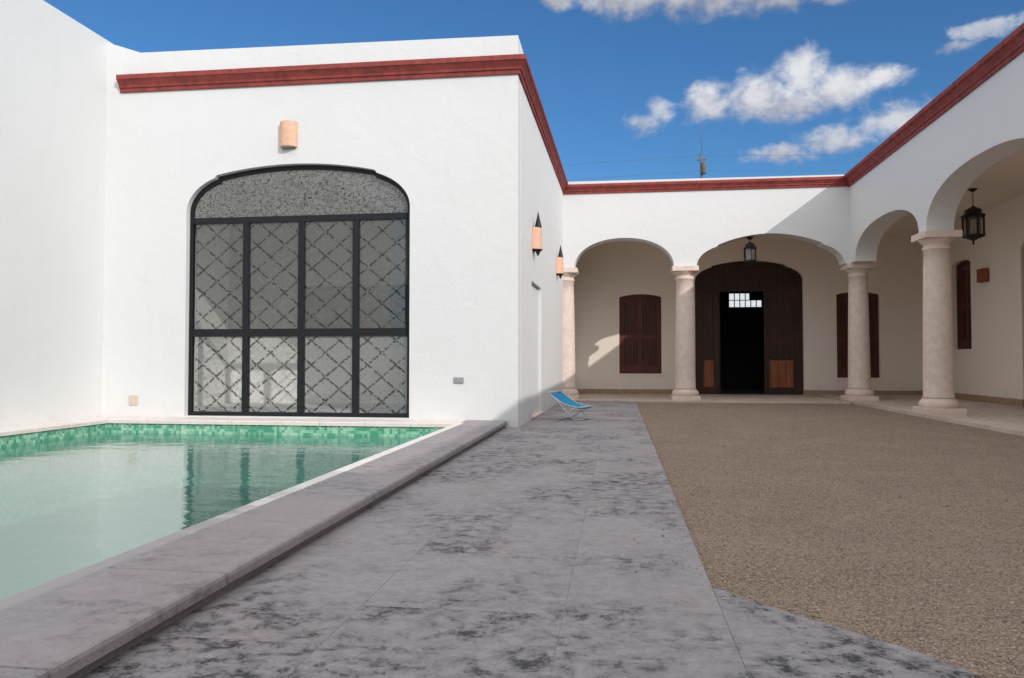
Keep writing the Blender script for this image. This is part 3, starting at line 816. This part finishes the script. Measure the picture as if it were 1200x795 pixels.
sconce(sp(5.95, .002, 3.10), math.pi / 2, 'farther terracotta lamp with black iron cap, close to the rear arcade', 'wall lamp', .15, .36, True, group='iron capped lamps on the wing side wall')
t = thing('wall_lamp', (XI, 18.2, 2.88), 'square red clay wall lamp on the side gallery wall', 'wall lamp')
b = MB(); b.box((-.13, -.17, -.15), (-.02, .17, .15)); b.build('lamp_shade', M['redclay'], t, bevel=.015)
b = MB(); b.box((-.02, -.12, -.11), (-.001, .12, .11)); b.build('back_plate', M['iron'], t)
def plate(loc, w, h, mat, label):
    t = thing('outlet_cover', loc, label, 'outlet cover')
    b = MB(); b.box((-w / 2, -.02, -h / 2), (w / 2, -.001, h / 2)); b.build('cover', M[mat], t, bevel=.006)
    b = MB(); b.box((-w * .28, -.026, -h * .3), (w * .28, -.021, h * .3)); b.build('flap', M[mat], t, bevel=.003)
plate((-7.51, YF, .37), .15, .15, 'plate', 'small beige outlet cover low on the wall left of the arched window')
plate((-2.33, YF, .70), .15, .09, 'grayplate', 'small grey outlet cover on the wall right of the arched window')

# ------------------------------------------------------------------ lanterns
def lantern(loc, ztop, label, s=1.):
    """hexagonal iron lantern; loc = centre of the glass body, ztop = ceiling height"""
    t = thing('hanging_lantern', loc, label, 'lantern', 'black iron lanterns hanging in the galleries')
    H = ztop - loc[2]
    r = .18 * s
    b = MB()
    for i in range(6):
        a = R(60 * i + 30); x, y = r * math.cos(a), r * math.sin(a)
        b.box((x - .014 * s, y - .014 * s, -.19 * s), (x + .014 * s, y + .014 * s, .19 * s))
    b.lathe([(r * 1.12, -.21 * s), (r * 1.12, -.17 * s), (r * .95, -.165 * s)], n=6, rot=R(30), smooth=False)
    b.lathe([(r * .95, .165 * s), (r * 1.12, .17 * s), (r * 1.12, .2 * s)], n=6, rot=R(30), smooth=False)
    b.build('frame', M['iron'], t)
    b = MB()
    for i in range(6):
        a0, a1_ = R(60 * i + 30), R(60 * i + 90); k = r * .97
        b.poly([(k * math.cos(a0), k * math.sin(a0), -.17 * s), (k * math.cos(a1_), k * math.sin(a1_), -.17 * s), (k * math.cos(a1_), k * math.sin(a1_), .17 * s), (k * math.cos(a0), k * math.sin(a0), .17 * s)])
    b.build('glass', M['glass'], t)
    b = MB(); b.lathe([(r * 1.25, .2 * s), (r * 1.1, .23 * s), (r * .82, .26 * s), (r * .80, .33 * s), (r * .45, .36 * s), (.02, .40 * s)], n=6, rot=R(30), smooth=False); b.build('cap', M['iron'], t)
    b = MB(); b.lathe([(.012, -.36 * s), (.022, -.32 * s), (.012, -.29 * s), (r * .5, -.25 * s), (r * 1.05, -.21 * s)], n=12); b.build('finial', M['iron'], t)
    b = MB(); b.lathe([(.012, -.17 * s), (.035, -.16 * s), (.02, -.1 * s), (.02, .03 * s), (.006, .08 * s)], n=10); b.build('candle', M['plate'], t)
    b = MB(); z = .39 * s; k = 0
    while z < H - .03:
        n = 8; pts = []
        for q in range(n + 1):
            a = 2 * math.pi * q / n; d = .012 * math.cos(a)
            pts.append((d if k % 2 else 0, 0 if k % 2 else d, z + .022 + .024 * math.sin(a)))
        b.tube(pts, .004, 5); z += .036; k += 1
    b.build('chain', M['iron'], t)
    b = MB(); b.lathe([(.025, H - .06), (.06, H - .03), (.085, H - .012), (.085, H - .001)], n=16); b.build('ceiling_rose', M['iron'], t)
lantern((6.9, 16.0, 3.62), 4.36, 'black iron lantern on a chain in the side gallery, right of the columns', 1.0)
lantern((3.13, YB + TH / 2, 3.52), 3.94, 'black iron lantern hanging under the wide arch in front of the dark door', .78)

# ------------------------------------------------------------------ blue sling chair
ch = thing('folding_chair', (-.78, 12.55, .02), 'low folding chair with bright blue sling beside the wing wall', 'chair', rz=R(-24))
prof = [(-.34, .50), (-.24, .435), (-.13, .36), (-.02, .30), (.10, .265), (.22, .25), (.31, .245)]
ch.scale = (.9, .9, .9)
b = MB()
for (xa, za), (xb, zb_) in zip(prof, prof[1:]):
    for k in range(6):
        ya_, yb_ = -.24 + .08 * k, -.24 + .08 * (k + 1); s = lambda y: -.028 * (1 - (y / .24) ** 2)
        f = b.poly([(xa, ya_, za + s(ya_)), (xb, ya_, zb_ + s(ya_)), (xb, yb_, zb_ + s(yb_)), (xa, yb_, za + s(yb_))]); f.smooth = True
bmesh.ops.remove_doubles(b.bm, verts=b.bm.verts, dist=1e-4)
o = b.build('sling', M['bluecloth'], ch); sm = o.modifiers.new('solid', 'SOLIDIFY'); sm.thickness = .012
for s in (-1, 1):
    b = MB(); b.tube([(x, s * .252, z) for x, z in prof], .009); b.build('side_rail', M['whitetube'], ch)
    b = MB(); b.tube([(-.20, s * .27, .415), (.22, s * .27, .0)], .008); b.build('leg', M['whitetube'], ch)
    b = MB(); b.tube([(.24, s * .285, .25), (-.16, s * .285, .0)], .008); b.build('leg', M['whitetube'], ch)
for (x, z, w_, r_) in ((.22, .012, .27, .011), (-.16, .012, .285, .011), (-.34, .50, .252, .013), (.31, .245, .252, .013)):
    b = MB(); b.tube([(x, -w_, z), (x, w_, z)], r_); b.build('crossbar', M['whitetube'], ch)

# ------------------------------------------------------------------ utility pole beyond the roof
up = thing('utility_pole', (3.72, 35, 0), 'slim dark utility pole showing above the rear roof', 'utility pole')
b = MB(); b.lathe([(.10, -.06), (.055, 10.3)], n=12); b.build('pole', M['concretepole'], up)
b = MB(); b.box((-.2, -.04, 10.0), (.2, .04, 10.07)); b.build('crossarm', M['concretepole'], up)
b = MB(); b.lathe([(.09, 9.35), (.11, 9.4), (.11, 9.85), (.08, 9.9)], (.1, -.1, 0), 14); b.build('transformer', M['concretepole'], up)
b = MB(); b.tube([(.02, 0, 10.2), (.02, 0, 11.7)], .012, 6); b.build('antenna_rod', M['concretepole'], up)
for k, (z, dz) in enumerate(((10.12, .1), (9.72, -.2))):
    b = MB()
    pts = [(-30 + 60 * i / 30 , 0, z + .9 * ((i - 15) / 15) ** 2 * (1 if abs(i - 15) > 0 else 1) * .0 - .35 * math.sin(math.pi * ((i % 15) / 15)) + dz) for i in range(31)]
    b.tube(pts, .006, 5); b.build('wire', M['concretepole'], up)

# ------------------------------------------------------------------ light
Ld = Vector((-.89, 1.0, -.665)).normalized()
S = -Ld
elev = math.asin(S.z); az = math.atan2(S.x, S.y)          # azimuth clockwise from +Y
sun = bpy.data.lights.new('sun', 'SUN'); sun.energy = 2.3; sun.angle = R(.5); sun.color = (1, .97, .925)
so = bpy.data.objects.new('sun', sun); COL.objects.link(so); so.rotation_euler = Ld.to_track_quat('-Z', 'Y').to_euler()

w = bpy.data.worlds.new('World'); sc.world = w; w.use_nodes = True
t = NT(w.node_tree); t.n.clear()
wo = t.new('ShaderNodeOutputWorld')
sky = t.new('ShaderNodeTexSky'); sky.sky_type = 'NISHITA'; sky.sun_disc = False
sky.sun_elevation = elev; sky.sun_rotation = az; sky.air_density = 1.0; sky.dust_density = .4; sky.ozone_density = 2.2
SKYK = .10
d = t.new('ShaderNodeTexCoord').outputs['Generated']
xyz = t.new('ShaderNodeSeparateXYZ', {'Vector': d})
azn = t.math('MULTIPLY', t.math('ARCTAN2', xyz.outputs['X'], xyz.outputs['Y']), 180 / math.pi)
eln = t.math('MULTIPLY', t.math('ARCSINE', xyz.outputs['Z']), 180 / math.pi)
cv = t.new('ShaderNodeCombineXYZ', {'X': azn, 'Y': t.math('MULTIPLY', eln, 1.25), 'Z': 0.}).outputs[0]
nb = t.noise(cv, .42, 8, .58, .15); nf = t.noise(cv, 1.3, 6, .6)
nn = t.math('SUBTRACT', t.math('ADD', t.math('MULTIPLY', nb, .75), t.math('MULTIPLY', nf, .25)), .5)
clusters = [
    # (lobes (az, el, raz, rel), noise gain, edge softness, base el, top el, opacity, brightness)
    ([(1.0, 25.7, 5, 2.0), (6, 25.5, 5, 2.2), (11, 25.2, 5, 2.0), (15.5, 24.4, 3.8, 1.0), (-4.6, 25.5, 1.6, .9)], 1.1, .75, 23.6, 28., .92, .80),
    ([(6.6, 18.3, 2.6, 1.8), (10, 18.3, 3.8, 2.0), (13.1, 19.5, 2.4, 2.2), (15.6, 18.3, 3.1, 1.9), (12.0, 17.6, 5.2, 1.6), (18.3, 18.6, 2.1, .9)], 1.25, .85, 16.5, 20.3, .97, 1.),
    ([(1.9, 17.1, 1.6, 1.0), (3.2, 18.0, 1.5, 1.2)], 1.7, .95, 16.2, 18.8, .75, .95),
    ([(11.6, 14.4, 2.8, .95), (15.0, 14.9, 3.6, 1.3), (18.8, 15.9, 3.4, 1.5)], 1.6, .95, 13.2, 17.0, .85, .92),
    ([(24.6, 20.4, 2.8, .8), (22.4, 19.7, 1.4, .5)], 1.9, .7, 19, 21.5, .65, .95),
    ([(9, 5, 6, 2.2)], .6, .5, -2, 4, .9, 1.),
    ([(-40, 30, 14, 4), (-70, 24, 16, 4), (60, 28, 14, 4), (110, 35, 20, 5), (170, 30, 22, 6), (-140, 40, 20, 6)], 1.6, .5, 22, 40, .9, .95),
]
colr = t.new('ShaderNodeMix', data_type='RGBA', blend_type='MULTIPLY'); colr.inputs[0].default_value = 1
t.l.new(sky.outputs[0], colr.inputs[6]); colr.inputs[7].default_value = (.46, .84, 1.17, 1)
cur = colr.outputs[2]
for lobes, gain, soft, e0, e1, op, br in clusters:
    m = None
    for a, e, ra, re in lobes:
        dx = t.math('DIVIDE', t.math('SUBTRACT', azn, a), ra); dy = t.math('DIVIDE', t.math('SUBTRACT', eln, e), re)
        v = t.math('SUBTRACT', 1., t.math('SQRT', t.math('ADD', t.math('MULTIPLY', dx, dx), t.math('MULTIPLY', dy, dy))))
        m = v if m is None else t.math('MAXIMUM', m, v)
    m = t.math('MAXIMUM', m, -1.2)
    dens = t.math('ADD', m, t.math('MULTIPLY', nn, gain * 1.6))
    f = t.ramp(dens, .02, soft, 0, op)
    hgt = t.ramp(eln, e0, e1, 0, 1, False)
    lit = t.math('ADD', t.math('MULTIPLY', hgt, .75), t.math('MULTIPLY_ADD', nn, 1.3, .22))
    k = br / SKYK
    cc = t.mix(t.ramp(lit, .12, .85), tuple(k * x for x in (.36, .38, .48)), tuple(k * x for x in (.80, .80, .82)))
    cur = t.mix(f, cur, cc)
# broken cloud deck added overhead and behind, out of view, to brighten the shade
dz = t.math('ADD', t.math('MAXIMUM', xyz.outputs['Z'], 0.), .25)
pv = t.new('ShaderNodeCombineXYZ', {'X': t.math('DIVIDE', xyz.outputs['X'], dz), 'Y': t.math('DIVIDE', xyz.outputs['Y'], dz), 'Z': 0.}).outputs[0]
dk = t.noise(pv, 1.9, 8, .58, .2)
back = t.ramp(xyz.outputs['Y'], .45, -.15, 0, 1); high = t.ramp(eln, 30, 44, 0, 1)
cover = t.math('MAXIMUM', high, t.math('MULTIPLY', back, t.ramp(eln, 3, 12)))
near = t.math('MULTIPLY', t.math('POWER', t.math('MAXIMUM', t.new('ShaderNodeVectorMath', {0: d, 1: tuple(S)}, operation='DOT_PRODUCT').outputs['Value'], 0.), 2.), .8)
fd = t.math('MULTIPLY', t.ramp(t.math('ADD', dk, .10), .42, .58), cover)
fill_deck = t.mix(t.ramp(dk, .40, .66), tuple(1 / SKYK * x for x in (1.10, 1.10, 1.13)), tuple(1 / SKYK * x for x in (.87, .88, .91)))
g = t.math('ADD', 1., near)
fill_deck = t.mix(1., fill_deck, t.new('ShaderNodeCombineColor', {'Red': g, 'Green': g, 'Blue': g}).outputs[0], 'MULTIPLY')
cur = t.mix(fd, cur, fill_deck)
bg = t.new('ShaderNodeBackground', {'Color': cur, 'Strength': SKYK})
t.l.new(bg.outputs[0], wo.inputs['Surface'])

# ------------------------------------------------------------------ camera
cam = bpy.data.cameras.new('camera'); cam.sensor_width = 36; cam.lens = 893 / 1200 * 36; cam.clip_end = 2000; cam.clip_start = .05
co = bpy.data.objects.new('camera', cam); COL.objects.link(co)
co.location = (0, 0, 1.0); co.rotation_euler = (R(90) + math.atan(24.5 / 893), 0, math.atan(125 / 893))
sc.camera = co
sc.view_settings.view_transform = 'Standard'; sc.view_settings.look = 'None'; sc.view_settings.exposure = 0
sc.cycles.max_bounces = 10; sc.cycles.diffuse_bounces = 5; sc.cycles.transparent_max_bounces = 12
sc.cycles.caustics_reflective = False; sc.cycles.caustics_refractive = False
